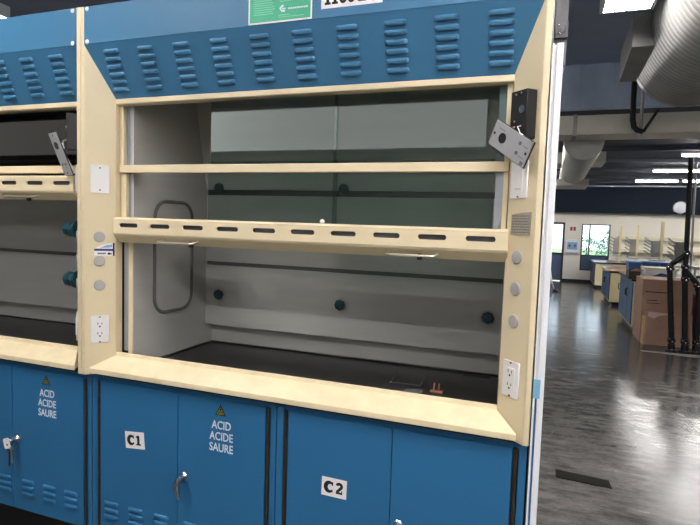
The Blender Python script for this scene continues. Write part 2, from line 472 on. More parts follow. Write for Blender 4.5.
    if main:
        fr = (onpost('r', .50, 1.504, .0002), tr, V((0,0,1)), nr)
        P = MB().poly([(-.037,-.033),(.04,-.033),(.042,.033),(.005,.031),(-.036,.026)], fr, .0012).build('rating_plate', 'plate', H, label='grey engraved rating plate')
        mb = MB()
        for k in range(7):
            y = .02-.0078*k; x = -.032
            while x < .034:
                w = random.uniform(.004, .012); w = min(w, .036-x)
                mb.poly(rect(x, y, x+w, y+.0035), (fr[0]+nr*.0012, *fr[1:]), .0003); x += w+.0025
        mb.build('engraved_lines', 'platetext', P)
        # white and navy arrow sticker on the left post
        fr = (onpost('l', .30, 1.334, .0003), tl, V((0,0,1)), nl)
        pts = [(0,0),(.072,0),(.072,.05),(.04,.047),(.018,.038),(.006,.03),(0,.024)]
        P = MB().poly(pts, fr, .0005).build('arrow_sticker', 'paper', H, label='white and navy arrow sticker')
        f2 = (fr[0]+nl*.0005, *fr[1:])
        MB().poly(rect(.0, .019, .072, .027), f2, .0003).build('navy_band', 'navy', P)
        mb = MB(); mb.poly([(.046,.008),(.054,.0155),(.054,.0105),(.062,.0105),(.062,.0055),(.054,.0055),(.054,.001)], f2, .0003)
        mb.poly(rect(.066, 0, .072, .05), f2, .0003)
        for k in range(5): mb.poly(rect(.012+.006*k, .006, .0165+.006*k, .012), f2, .0003)
        mb.build('arrow_print', 'ink', P)
        MB().poly([(.02,.031),(.05,.031),(.064,.034),(.064,.044),(.044,.042)], f2, .0003).build('pale_print', 'tape', P)
        # green notice and the hood number
        fr = frame((.703, -.0016, 2.127), (1,0,0), (0,0,1))
        P = MB().poly(rect(0, 0, .228, .122), fr, .0005).build('notice_sticker', 'paper', H, label='green notice sticker with white border')
        f2 = (fr[0]+fr[3]*.0005, *fr[1:])
        G = MB().poly(rect(.005, .005, .223, .117), f2, .0003).build('green_field', 'green', P)
        f3 = (fr[0]+fr[3]*.0009, *fr[1:])
        mb = MB()
        for k in range(12):
            y = .105-.007*k
            mb.poly(rect(.02, y, .02+random.uniform(.06, .078), y+.0022), f3, .0002)
            if k < 7: mb.poly(rect(.115, y, .115+random.uniform(.06, .092), y+.0022), f3, .0002)
        mb.poly(rect(.11, .02, .15, .0225), f3, .0002); mb.poly(rect(.11, .014, .2, .0158), f3, .0002)
        mb.build('printed_lines', 'greenlt', G)
        mb = MB()   # white double-arrow emblem and its word mark
        mb.stroke([(.128,.051),(.116,.041),(.122,.034),(.134,.033)], .0055, f3, .0002)
        mb.poly([(.112,.042),(.124,.054),(.124,.046)], f3, .0002); mb.poly([(.128,.044),(.128,.037),(.138,.0405)], f3, .0002)
        mb.stroke([(.122,.0405),(.132,.0405)], .003, f3, .0002)
        for k in range(9): mb.poly(rect(.145+.0078*k, .037, .1505+.0078*k, .042), f3, .0002)
        mb.build('emblem', 'letter', G)
        fr = frame((.962, -.0016, 2.152), (1,0,0), (0,0,1))
        P = MB().poly(rect(0, 0, .2, .095), fr, .0005).build('hood_number_label', 'paper', H, label='white label reading Hood 3')
        f2 = (fr[0]+fr[3]*.0005, *fr[1:])
        mb = MB(); hh = .05; y = .011
        for x in (.022, .046): mb.poly(rect(x-.005, y, x+.005, y+hh), f2, .0003); mb.poly(rect(x-.01, y, x+.01, y+.007), f2, .0003); mb.poly(rect(x-.01, y+hh-.007, x+.01, y+hh), f2, .0003)
        mb.poly(rect(.022, y+.021, .046, y+.029), f2, .0003)
        for cx in (.073, .1, .128): mb.stroke(arc(cx, y+.017, .0085, .013, 0, 360, 20), .009, f2, .0003)
        mb.poly(rect(.132, y, .142, y+hh), f2, .0003); mb.poly(rect(.126, y+hh-.006, .136, y+hh), f2, .0003); mb.poly(rect(.138, y, .148, y+.006), f2, .0003)
        mb.build('hood_word', 'ink', P)
        mb = MB(); mb.stroke(arc(.172, y+.014, .012, .012, -160, 90, 12)+arc(.172, y+.037, .011, .011, -90, 160, 12), .009, f2, .0003)
        mb.build('hood_numeral', 'redink', P)
    SHIFT = V((0, 0, 0))
    return H, onpost, (tl, nl, tr, nr)

hood, onpost, (tl, nl, tr, nr) = make_hood(0, 0, 'beige and blue fume hood with the white Hood 3 label on top', True)
hood_left, _, _ = make_hood(-(W+2*E0), .159, 'beige and blue fume hood cut off by the left edge of the photo', False)

# ------------------------------------------------------------------ airflow monitors dangling from the posts
def monitor(dx, c, along, across, label):
    global SHIFT
    SHIFT = V((dx, 0, ZO))
    T = thing('airflow_monitor', label, 'airflow monitor', onpost('r', .55, 1.75), 'opened airflow monitors')
    a = onpost('r', .28, 0); b = onpost('r', .86, 0); n = nr; t = tr; dpt = .036
    z0, z1 = 1.740, 1.874
    mb = MB(); mb.hexa([a+V((0,0,z0)), b+V((0,0,z0)), b+n*dpt+V((0,0,z0)), a+n*dpt+V((0,0,z0)), a+V((0,0,z1)), b+V((0,0,z1)), b+n*dpt+V((0,0,z1)), a+n*dpt+V((0,0,z1))])
    Hs = mb.build('housing', 'dark', T, bevel=.002)
    mid = (a+b)/2
    MB().lathe([(.011, 0), (.011, .002), (.0075, .002), (.0075, .001)], mid+t*.014+n*dpt+V((0,0,1.82)), n, 20).build('round_connector', 'chrome', Hs)
    for i, (q, zz) in enumerate(((-.012, 1.864), (.008, 1.866), (-.014, 1.79))):
        MB().lathe([(.0028, 0), (.0028, .001), (.001, .0012)], mid+t*q+n*dpt+V((0,0,zz)), n, 10).build('housing_screw', 'steel', Hs)
    along = V(along).normalized(); across = V(across).normalized(); fn = along.cross(across).normalized()
    c = V(c)
    fr = (c, along, across, fn)
    F = MB().poly(rrect(-.084, -.0365, .084, .0365, .003), (c-fn*.0015, along, across, fn), .003).build('faceplate', 'grey', T, bevel=.0006, label='grey faceplate hanging loose at a tilt')
    MB().poly(rect(-.086, -.038, .086, .038), (c-fn*.005, along, across, fn), .0033).build('backing_gasket', 'dark', F)
    f2 = (c+fn*.0016, along, across, fn)
    MB().poly(arc(-.034, 0, .0145, .0145, 0, 350, 24), f2, .003).build('sensor_port', 'dark', F)
    for x in (-.074, .074): MB().poly(arc(x, .0, .0042, .0042, 0, 345, 14), f2, .0006).build('mounting_hole', 'ink', F)
    for y in (.016, -.012):
        q = c+fn*.0016+along*.04+across*y
        b_ = MB(); b_.lathe([(.0055, 0), (.0055, .0015), (.0035, .0015), (.003, .0006)], q, fn, 16); b_.build('button', 'gasket', F)
    mb = MB()
    for k in range(4):
        mb.poly(rect(-.062+.007*k, .019, -.057+.007*k, .0215), f2, .0003); mb.poly(rect(.052+.006*k, .013, .056+.006*k, .0155), f2, .0003)
        mb.poly(rect(.05+.006*k, -.017, .054+.006*k, -.0145), f2, .0003)
    mb.poly(rect(.066, -.034, .079, -.024), f2, .0003)
    mb.build('faceplate_print', 'gasket', F)
    for k in (-.03, .05):
        e = c-fn*.0075+along*k+across*.027
        MB().obox(e, along, across, fn, .022, .012, .008).build('terminal_block', 'white', F, bevel=.001)
        s = mid+n*dpt+t*(.012 if k > 0 else -.012)+V((0,0,1.775))
        MB().tube([s, s+n*.012+V((0,0,-.004)), (s+e)/2+n*.014, e+V((0,0,.01)), e], .0013, 6).build('wire', 'white' if k > 0 else 'tan', T)
    SHIFT = V((0, 0, 0))
ca, sa = math.cos(math.radians(30)), math.sin(math.radians(30))
cc = onpost('r', .5, 1.728, .054)
monitor(0, cc, tr*ca+V((0,0,-sa)), tr*sa+V((0,0,ca)), 'black airflow monitor with grey faceplate dangling at a tilt, on the rightmost beige post')
cl = onpost('r', .35, 1.722, .058)
lg = (nr*-.34+V((0,0,-.94)))
monitor(-(W+2*E0), cl, lg, tr-nr*.42, 'black airflow monitor with open faceplate seen edge-on, near the left edge')

# ------------------------------------------------------------------ acid cabinets under the hoods
def latch(parent, x, y, zt, hang=.052):
    L = MB(); L.lathe([(.017, 0), (.017, .004), (.012, .009), (.010, .022), (.006, .025)], (x, y, zt), (0,-1,0), 20)
    o = L.build('latch_handle', 'chrome', parent, label='chrome lever latch')
    p = [(x, y-.02, zt+.004), (x, y-.031, zt+.002), (x-.004, y-.036, zt-.012), (x-.008, y-.032, zt-.034), (x-.009, y-.026, zt-.062), (x-.006, y-.02, zt-.082)]
    MB().tube(p, [.008, .0105, .0105, .0095, .008, .0045], 12).build('lever', 'chrome', o)

def word_frame(x, z, y): return frame((x, y, z), (1,0,0), (0,0,1))
def cab_label(door, ch, x, y, z, ang, w=.091, h=.066):
    u = V((math.cos(ang), 0, math.sin(ang))); v = V((-math.sin(ang), 0, math.cos(ang)))
    fr = (V((x, y, z)), u, v, V((0,-1,0)))
    P = MB().poly(rect(-w/2, -h/2, w/2, h/2), fr, .0006).build('number_label', 'paper', door, label='white label reading C'+ch)
    f2 = (fr[0]+fr[3]*.0007, *fr[1:])
    mb = MB(); s = .019
    pts = arc(-.016, 0, .0135, .0155, 52, 308, 22)
    mb.stroke(pts, [.007+.0075*math.sin(PI*i/22) for i in range(23)], f2, .0004)
    mb.poly(rect(-.0085, .006, -.0035, .0185), f2, .0004); mb.poly(rect(-.0085, -.0165, -.0045, -.008), f2, .0004)
    if ch == '1':
        mb.poly(rect(.0115, -.0185, .0225, .019), f2, .0004); mb.poly(rect(.006, -.019, .028, -.0135), f2, .0004)
        mb.poly([(.006,.009),(.0125,.011),(.0215,.019),(.016,.019),(.006,.0145)], f2, .0004)
    else:
        mb.stroke(arc(.0185, .0085, .0085, .008, 170, -50, 14)+[(.0105, -.0125)], [.006]+[.010]*14+[.009], f2, .0004)
        mb.poly(rect(.0075, -.0185, .03, -.0115), f2, .0004); mb.poly(rect(.0265, -.0185, .03, -.006), f2, .0004)
    mb.build('label_characters', 'ink', P)

def acid_words(door, x, y, ztop):
    """triangle and three-line wording; ztop is the tip of the triangle"""
    f = word_frame(x, ztop, y)
    T = MB().poly([(-.0225,-.041),(.0225,-.041),(0,0)], f, .0005).build('warning_triangle', 'ink', door)
    f1 = (f[0]+f[3]*.0006, *f[1:])
    mb = MB(); mb.stroke([(-.015,-.0365),(.015,-.0365),(0,-.0105),(-.015,-.0365)], .0022, f1, .0003)
    mb.poly([(-.008,-.033),(.009,-.033),(.009,-.03),(-.008,-.03)], f1, .0003)
    mb.stroke([(-.006,-.021),(-.001,-.0265)], .003, f1, .0003); mb.stroke([(.006,-.02),(.002,-.0265)], .003, f1, .0003)
    mb.build('triangle_print', 'yellow', T)
    mb = MB()
    for k, wd in enumerate(('ACID', 'ACIDE', 'SAURE')):
        mb.text(wd, .0425, word_frame(x+.004, ztop-.091-.0415*k, y), .0006, .0006, sx=.8)
    mb.build('warning_wording', 'letter', door, label='white lettering ACID, ACIDE, SAURE', smooth=False)

def cabinet(x0, label, num, mirror=False):
    global SHIFT
    SHIFT = V((0, 0, ZO))
    CW = .8185
    T = thing('acid_cabinet', label, 'cabinet', (x0+CW/2, .35, -ZO), 'blue cabinets under the hoods')
    MB().box(x0, x0+CW, .052, .72, .222, .860).build('body', 'blue', T, bevel=.001)
    MB().box(x0, x0+CW, .105, .71, -ZO, .222).build('plinth', 'base', T)
    y = .03; xm = x0+(.4125 if num else .3845)
    mb = MB(); mb.box(x0+.001, x0+.026, .034, .052, .222, .858); mb.box(x0+CW-.026, x0+CW-.001, .034, .052, .222, .858); mb.box(x0+.026, x0+CW-.026, .04, .052, .846, .858)
    mb.build('face_frame', 'blue', T)
    doors = []
    for k, (a, b) in enumerate(((x0+.0455, xm-.0015), (xm+.0015, x0+CW-.041))):
        mb = MB(); mb.box(a, b, y, .051, .226, .844)
        for i in range(3):
            cx = (x0+.0985+.12*i) if k == 0 else (x0+.4735+.118*i)
            for j in range(3): louver(mb, (cx, y+.0002, .354-.0275*j), (1,0,0), (0,0,1), (0,-1,0), .07, .017, .0075)
        d = mb.build('door', 'blue', T)
        doors.append(d)
        hx = a-.011 if k == 0 else b+.011
        mb = MB(); mb.tube([(hx, y+.002, .228), (hx, y+.002, .842)], .0045, 8); mb.box(hx-.0075, hx+.0075, y+.004, y+.012, .228, .842)
        mb.build('piano_hinge', 'hinge', d)
    latch(doors[1], xm+.03, y, .535)
    acid = num is None or num == '1'
    if num == '1': cab_label(doors[0], '1', x0+.2145, y-.0002, .632, math.radians(5))
    if num == '2': cab_label(doors[0], '2', x0+.2195, y-.0002, .611, math.radians(-1), .089, .064)
    if acid: acid_words(doors[1], x0+(.5965 if num else .58), y-.0002, .829)
    SHIFT = V((0, 0, 0))
    return T
cabinet(.002, 'blue acid cabinet with the white C1 label on its left door', '1')
cabinet(.8225, 'blue cabinet with the white C2 label on its left door', '2')
cabinet(-.8185, 'blue acid cabinet at the far left with keys hanging from its latch', None)

# keys and tag hanging from the leftmost latch
SHIFT = V((0, 0, ZO))
K = thing('key_bunch', 'keys on a white tag hanging from the leftmost chrome cabinet latch', 'keys', (-.395, -.005, .42))
kx, ky, kz = -.405, -.004, .532
MB().tube([(kx+.014*math.cos(a*PI/8), ky-.006, kz+.014*math.sin(a*PI/8)) for a in range(16)], .0012, 6, closed=True).build('key_ring', 'chrome', K)
f = frame((kx-.004, ky-.009, kz-.004), (1,0,.3), (-.3,0,1))
MB().poly(rrect(-.02, -.022, .014, .022, .007), f, .002).build('paper_tag', 'paper', K)
mb = MB(); f = frame((kx+.012, ky-.006, kz-.014), (1,0,.1), (-.1,0,1))
mb.poly(arc(0, -.008, .011, .011, 0, 345, 16), f, .002); mb.poly([(-.004,-.016),(.004,-.016),(.004,-.07),(0,-.075),(-.004,-.07)], f, .002)
mb.build('key', 'steel', K)
mb = MB(); f = frame((kx+.004, ky-.004, kz-.016), (1,0,-.05), (.05,0,1))
mb.poly(arc(0, -.008, .01, .01, 0, 345, 16), f, .002); mb.poly([(-.004,-.016),(.004,-.016),(.004,-.085),(0,-.09),(-.004,-.085)], f, .002)
mb.build('key', 'dark', K)

# ------------------------------------------------------------------ white end panel, steel post above
EP = thing('end_panel', 'tall white end panel standing against the right side of the fume hood', 'panel', (1.663, .4, -ZO))
mb = MB(); mb.box(1.6480, 1.6535, .022, .78, -ZO, 2.0); mb.box(1.6595, 1.6770, .022, .78, -ZO, 2.0); mb.box(1.6535, 1.6595, .035, .78, -ZO, 2.0)
mb.build('panel_board', 'whitepaint', EP, bevel=.001)
MB().box(1.6537, 1.6593, .027, .0352, -ZO+.002, 1.01).build('groove_strip', 'blue', EP)
MB().box(1.6480, 1.6665, .0205, .0222, 1.005, 1.06).build('blue_tape', 'tape', EP, label='strip of pale blue tape')
SP = thing('steel_channel', 'grey steel channel standing on top of the white end panel', 'channel', (1.666, .4, 2.0))
mb = MB(); mb.box(1.6485, 1.6865, .25, .262, 2.0005, 2.75); mb.box(1.6485, 1.652, .262, .3, 2.0005, 2.75); mb.box(1.683, 1.6865, .262, .3, 2.0005, 2.75)
mb.build('web', 'galvdark', SP)
mb = MB(); mb.box(1.651, 1.6885, .238, .25, 2.084, 2.132); mb.tube([(1.654, .236, 2.09), (1.664, .232, 2.118), (1.674, .234, 2.096), (1.686, .232, 2.126)], .003, 6)
mb.build('bracket', 'galvdark', SP)
for i, (x, z) in enumerate(((1.657, 2.096), (1.664, 2.096), (1.677, 2.1), (1.682, 2.122), (1.66, 2.122))): screw(SP, (x, .238, z), (0,-1,0), .0035)
SHIFT = V((0, 0, 0))

# ------------------------------------------------------------------ small things lying in the hood
zt = .987+.0004
tag(MB().tube([(1.117,.529,zt+.0016),(1.129,.365,zt+.0016),(1.243,.378,zt+.0016),(1.236,.539,zt+.0016)], .0016, 6).build('bent_wire', 'gasket'),
    'thin bent wire lying in a U shape on the black hood surface', 'wire')
tag(MB().hexa([(1.20,.27,zt),(1.265,.285,zt),(1.27,.335,zt),(1.208,.318,zt),(1.20,.27,zt+.002),(1.265,.285,zt+.002),(1.27,.335,zt+.002),(1.208,.318,zt+.002)]).build('tape_patch', 'ductgrey'),
    'flat grey patch lying on the black hood surface beside the bent wire', 'patch')
C = thing('spring_clip', 'small tan clip with two upright pins on the black hood surface', 'clip', (1.316, .33, zt))
MB().box(1.292, 1.338, .318, .338, zt, zt+.008).build('clip_base', 'tan', C, bevel=.001)
for x in (1.305, 1.322): MB().tube([(x, .328, zt+.008), (x+.002, .328, zt+.034)], .003, 8).build('pin', 'tan', C)

# ------------------------------------------------------------------ room shell
FY, X0, X1, Y0, CZ, CZ2 = 16.7, -10., 9., -4.2, 3.5, 3.0
fl = MB().box(X0, X1, Y0, FY, -.1, 0)
m = bpy.data.materials.new('polished_concrete'); m.use_nodes = True; M['floor'] = m
nt = m.node_tree; bs = nt.nodes['Principled BSDF']; N = nt.nodes.new; Lk = nt.links.new
tc = N('ShaderNodeTexCoord')
def noise(scale, detail=6, rough=.6, sc=(1,1,1), rot=0, dist=0):
    mp = N('ShaderNodeMapping'); mp.inputs['Scale'].default_value = sc; mp.inputs['Rotation'].default_value = (0,0,rot)
    Lk(tc.outputs['Object'], mp.inputs['Vector'])
    n = N('ShaderNodeTexNoise'); n.inputs['Scale'].default_value = scale; n.inputs['Detail'].default_value = detail; n.inputs['Roughness'].default_value = rough
    n.inputs['Distortion'].default_value = dist
    Lk(mp.outputs['Vector'], n.inputs['Vector']); return n
def ramp(src, p0, c0, p1, c1):
    r = N('ShaderNodeValToRGB'); e = r.color_ramp.elements
    e[0].position, e[1].position = p0, p1; e[0].color, e[1].color = c0, c1
    Lk(src, r.inputs['Fac']); return r
def mix(a, b, fac, mode='MIX'):
    x = N('ShaderNodeMix'); x.data_type = 'RGBA'; x.blend_type = mode
    for s, v in ((x.inputs[6], a), (x.inputs[7], b), (x.inputs[0], fac)):
        if hasattr(v, 'links'): Lk(v, s)
        else: s.default_value = v
    return x.outputs[2]
n1 = noise(.7, 8, .62); n2 = noise(5, 8, .7, (1, 3, 1)); n3 = noise(40, 6, .8, (1, 2.5, 1))
c1 = ramp(n1.outputs['Fac'], .3, lin((72,71,70)), .7, lin((108,106,105)))
c2 = ramp(n2.outputs['Fac'], .35, (.35,.35,.35,1), .72, (1.6,1.6,1.6,1))
c3 = ramp(n3.outputs['Fac'], .4, (.72,.72,.72,1), .75, (1.35,1.35,1.35,1))
cm = mix(c1.outputs['Color'], c2.outputs['Color'], .75, 'MULTIPLY'); cm = mix(cm, c3.outputs['Color'], .8, 'MULTIPLY')
# thin pale scratches
wv = N('ShaderNodeTexVoronoi'); wv.feature = 'DISTANCE_TO_EDGE'; wv.inputs['Scale'].default_value = 1.1
wn = noise(1.4, 3); wm = N('ShaderNodeVectorMath'); wm.operation = 'SCALE'; wm.inputs['Scale'].default_value = .9
Lk(wn.outputs['Color'], wm.inputs[0]); wa = N('ShaderNodeVectorMath'); Lk(tc.outputs['Object'], wa.inputs[0]); Lk(wm.outputs[0], wa.inputs[1])
Lk(wa.outputs[0], wv.inputs['Vector'])
sc = ramp(wv.outputs['Distance'], .0, (1,1,1,1), .005, (0,0,0,1))
msk = ramp(noise(1.1, 2).outputs['Fac'], .52, (0,0,0,1), .64, (.3,.3,.3,1))
mm = N('ShaderNodeMath'); mm.operation = 'MULTIPLY'; Lk(sc.outputs['Color'], mm.inputs[0]); Lk(msk.outputs['Color'], mm.inputs[1])
cm = mix(cm, lin((190,190,188)), mm.outputs[0])
Lk(cm, bs.inputs['Base Color'])
rr = ramp(n2.outputs['Fac'], .3, (.10,.10,.10,1), .75, (.3,.3,.3,1)); Lk(rr.outputs['Color'], bs.inputs['Roughness'])
bs.inputs['Specular IOR Level'].default_value = .42
bp = N('ShaderNodeBump'); bp.inputs['Strength'].default_value = .12; bp.inputs['Distance'].default_value = .004
Lk(n2.outputs['Fac'], bp.inputs['Height']); Lk(bp.outputs['Normal'], bs.inputs['Normal'])
struct(fl.build('floor', 'floor'))
BK = 5.25
struct(MB().box(X0, X1, Y0, BK, CZ, CZ+.1).build('ceiling', 'ceil'))
struct(MB().box(X0, X1, BK+.1, FY, CZ2, CZ2+.1).build('ceiling_low', 'lowceil'))
mb = MB(); mb.box(X0, X1, BK, BK+.1, CZ2, CZ+.1)
x = -9.9
while x < 8.9:
    mb.prism([(x, BK), (x+.05, BK-.025), (x+.12, BK-.025), (x+.17, BK)], 'z', CZ2+.0, CZ-.001); x += .3
struct(mb.build('trim_1', 'ceilblue', smooth=False))
struct(MB().box(X0, X1, Y0, Y0+.06, 0, 2.35).build('trim_6', 'trimgrey'))
struct(MB().box(X0, X1, Y0, Y0+.3, 3.02, CZ).build('trim_7', 'navywall'))
# ceiling ribs over the far room
mb = MB()
for i, y in enumerate((6.8, 8.4, 10., 11.6, 13.2, 14.8)): mb.box(X0, X1, y, y+.08, CZ2-.06, CZ2)
struct(mb.build('trim_2', 'lowceil'))
struct(MB().box(X0-.1, X0, Y0, FY, 0, CZ).build('wall_left', 'wall'))
struct(MB().box(X1, X1+.1, Y0, FY, 0, CZ).build('wall_right', 'wall'))
struct(MB().box(X0, X1, Y0-.1, Y0, 0, CZ).build('wall_rear', 'wall'))
# added clerestory windows, unseen: glowing panes for the pale reflection in the hood glass
for i, (a, b) in enumerate(((-3.5, 1.05), (1.9, 6.1), (-9.4, -4.2))):
    q = struct(bpy.data.objects.new('window_%d' % (i+2), None)); COL.objects.link(q); q.location = ((a+b)/2, Y0, 2.4)
    mb = MB(); mb.box(a, a+.05, Y0, Y0+.05, 2.40, 3.0); mb.box(b-.05, b, Y0, Y0+.05, 2.40, 3.0); mb.box(a+.05, b-.05, Y0, Y0+.05, 2.40, 2.46); mb.box(a+.05, b-.05, Y0, Y0+.05, 2.96, 3.0)
    mb.build('window_frame', 'grey', q)
    MB().box(a+.05, b-.05, Y0+.01, Y0+.02, 2.46, 2.96).build('window_pane', 'frosted' if i < 2 else 'frosteddim', q)
# far wall with a door opening and a window opening
dx0, dx1, dzt = 1.2, 2.20, 1.86
wx0, wx1, wz0, wz1 = 2.69, 3.5, .38, 1.83
mb = MB()
mb.box(X0, dx0, FY, FY+.15, 0, CZ2); mb.box(dx0, dx1, FY, FY+.15, dzt, CZ2); mb.box(dx1, wx0, FY, FY+.15, 0, CZ2)
mb.box(wx0, wx1, FY, FY+.15, wz1, CZ2); mb.box(wx0, wx1, FY, FY+.15, 0, wz0); mb.box(wx1, X1, FY, FY+.15, 0, CZ2)
struct(mb.build('wall_far', 'wall'))
mb = MB(); mb.box(X0, dx0, FY-.012, FY, 0, .085); mb.box(dx1, X1, FY-.012, FY, 0, .085)
struct(mb.build('baseboard_far', 'base'))
Dr = struct(bpy.data.objects.new('door_1', None)); COL.objects.link(Dr); Dr.location = (1.7, FY+.06, 0)
mb = MB(); mb.box(dx0, dx0+.05, FY-.01, FY+.12, 0, dzt); mb.box(dx1-.06, dx1, FY-.01, FY+.12, 0, dzt); mb.box(dx0+.05, dx1-.06, FY-.01, FY+.12, dzt-.06, dzt); mb.box(dx0+.05, dx1-.06, FY+.02, FY+.09, .84, .9); mb.build('door_frame', 'frame', Dr)
MB().box(dx0+.05, dx1-.06, FY+.03, FY+.07, .02, .84).build('door_panel', 'panelblue', Dr)
MB().box(dx0+.05, dx1-.06, FY+.045, FY+.055, .9, dzt-.06).build('door_glass', 'winglass', Dr)
Wn = struct(bpy.data.objects.new('window_1', None)); COL.objects.link(Wn); Wn.location = (3.1, FY+.06, wz0)
mb = MB(); fw = .035
mb.box(wx0, wx0+fw, FY-.01, FY+.12, wz0, wz1); mb.box(wx1-fw, wx1, FY-.01, FY+.12, wz0, wz1); mb.box(wx0+fw, wx1-fw, FY-.01, FY+.12, wz1-fw, wz1); mb.box(wx0+fw, wx1-fw, FY-.01, FY+.12, wz0, wz0+fw)
mb.box(2.905, 2.945, FY+.0, FY+.11, .87, wz1-fw); mb.box(wx0+fw, wx1-fw, FY+.0, FY+.11, .84, .87); mb.build('window_frame', 'frame', Wn)
MB().box(wx0+fw, wx1-fw, FY+.03, FY+.07, wz0+fw, .84).build('lower_panel', 'panelblue', Wn)
MB().box(wx0+fw, wx1-fw, FY+.045, FY+.055, .87, wz1-fw).build('window_pane', 'winglass', Wn)
# navy soffit along the top of the far wall
mb = MB(); mb.box(X0, X1, FY-.35, FY, 2.2, CZ2)
for x in (.8, 4.02, 7.3): mb.box(x, x+.06, FY-.37, FY-.35, 2.2, CZ2)
mb.box(X0, X1, FY-.4, FY-.35, 2.17, 2.235)
struct(mb.build('trim_3', 'navywall'))
struct(MB().box(X0, X1, FY-.375, FY-.35, CZ2-.045, CZ2).build('trim_4', 'alu'))

# ------------------------------------------------------------------ outside
struct(MB().box(-20, 30, FY+.15, 60, -.4, -.3).build('ground_outside', 'grass'))
struct(MB().box(-20, 30, 24, 28, -.3, .12).build('trim_5', 'pave'))
def shrub(x, y, r, h, label):
    mb = MB(); rnd = random.Random(int(x*100))
    T = thing('shrub', label, 'shrub', (x, y, -.3), 'shrubs outside the far window')
    for k in range(420):
        a, b = rnd.uniform(0, 2*PI), math.acos(rnd.uniform(-.6, 1)); q = rnd.uniform(.7, 1)
        c = V((x+r*q*math.sin(b)*math.cos(a), y+r*q*math.sin(b)*math.sin(a), h*.5+h*.55*q*math.cos(b)-.2))
        t = V((rnd.uniform(-1,1), rnd.uniform(-1,1), rnd.uniform(-1,1))).normalized(); u = t.orthogonal().normalized(); s = rnd.uniform(.05, .11)
        v = [mb.bm.verts.new(p) for p in (c-t*s, c+u*s*.5, c+t*s, c-u*s*.5)]; mb.face(v)
    mb.build('foliage', 'leaf', T, smooth=False)
    MB().tube([(x, y, -.3), (x, y, h*.6)], [.05, .02], 8).build('stem', 'rubber', T)
shrub(3.1, 19.5, .55, .9, 'low green shrub outside the far window, nearest the glass')
shrub(4.1, 20.3, .6, 1.0, 'low green shrub outside the far window, right of centre')
shrub(4.6, 23.2, .9, 2.1, 'tall green shrub outside the far window, at the upper right')
shrub(3.7, 29.5, 1.0, 1.5, 'distant green shrub outside the far window, beyond the pale paving')

# ------------------------------------------------------------------ wall fittings at the far end
T = thing('wall_cabinet', 'white first-aid style cabinet hung on the far wall between door and window', 'cabinet', (2.43, FY-.06, .86))
mb = MB(); mb.prism([(2.24,.87),(2.63,.87),(2.63,1.28),(2.55,1.335),(2.32,1.335),(2.24,1.28)], 'y', FY-.13, FY-.001); mb.build('case', 'whitepaint', T, bevel=.01)
mb = MB(); mb.box(2.29, 2.58, FY-.134, FY-.13, 1.02, 1.25); mb.build('door_window', 'tape', T)
for x in (2.34, 2.5): MB().box(x, x+.03, FY-.138, FY-.134, 1.08, 1.2).box(x-.03, x+.06, FY-.138, FY-.134, 1.12, 1.155).build('cross_mark', 'red', T)
MB().box(2.25, 2.62, FY-.14, FY-.13, .885, .93).build('drop_tray', 'grey', T)
T = thing('wall_sign', 'small white sign with two red squares above the wall cabinet', 'sign', (2.43, FY-.004, 1.59))
MB().box(2.34, 2.525, FY-.008, FY-.001, 1.59, 1.755).build('sign_board', 'paper', T)
for x in (2.352, 2.443): MB().box(x, x+.07, FY-.0095, FY-.008, 1.61, 1.73).build('red_square', 'red', T)
T = thing('dome_mirror', 'white dome on the navy soffit left of the black pipe', 'mirror', (5.28, FY-.355, 2.25))
mb = MB(); mb.lathe([(.17, 0), (.165, .03), (.14, .08), (.09, .12), (.03, .135)], (5.25, FY-.37, 2.36), (0,-1,0), 24); mb.build('dome', 'whitepaint', T)
mb = MB(); mb.lathe([(.19, .0), (.19, .018), (.17, .02)], (5.25, FY-.37, 2.36), (0,-1,0), 24); mb.build('rim', 'grey', T)
for i, z in enumerate((1.40, 1.015)):
    T = thing('wall_shelf', ('upper' if not i else 'lower')+' long cream shelf on the far wall right of the window', 'shelf', (5.3, FY-.15, z), 'shelves on the far wall')
    MB().box(3.72, 7.2, FY-.3, FY-.001, z, z+.1).build('shelf_board', 'creamsh', T)
    for x in (4.0, 5.2, 6.6): MB().prism([(FY-.26, z), (FY-.001, z), (FY-.001, z-.16)], 'x', x, x+.03).build('bracket', 'grey', T)

# ------------------------------------------------------------------ island benches
def bench(y0, y1, label, top, doors, x0=3.0, x1=4.25, sidem='bluebench'):
    T = thing('lab_bench', label, 'bench', ((x0+x1)/2, (y0+y1)/2, 0), 'island benches')
    MB().box(x0+.07, x1-.07, y0+.05, y1-.05, 0, .09).build('plinth', 'base', T)
    MB().box(x0+.012, x1-.012, y0, y1, .09, top-.035).build('carcass', 'cream', T, bevel=.004)
    MB().box(x0-.03, x1+.03, y0-.03, y1+.03, top-.035, top).build('worktop', 'black', T, bevel=.003)
    n = doors; w = (y1-y0-.08)/n
    for i in range(n):
        a = y0+.04+i*w+.008; b = a+w-.016
        d = MB().box(x0-.004, x0+.0125, a, b, .12, top-.06).build('door', sidem, T, bevel=.002)
        hy = a+.05 if i % 2 else b-.05
        MB().tube([(x0-.003, hy, top-.2), (x0-.03, hy, top-.21), (x0-.03, hy, top-.31), (x0-.003, hy, top-.32)], .008, 6).build('handle', 'dark', d)
bench(7.95, 9.55, 'nearest island bench with blue doors, behind the brown cardboard boxes', .86, 3)
bench(11.2, 12.9, 'middle island bench with cream end panel and blue doors, cardboard on top', .76, 2)
bench(15.0, 16.6, 'farthest island bench with cream end, beside the window', .745, 2)
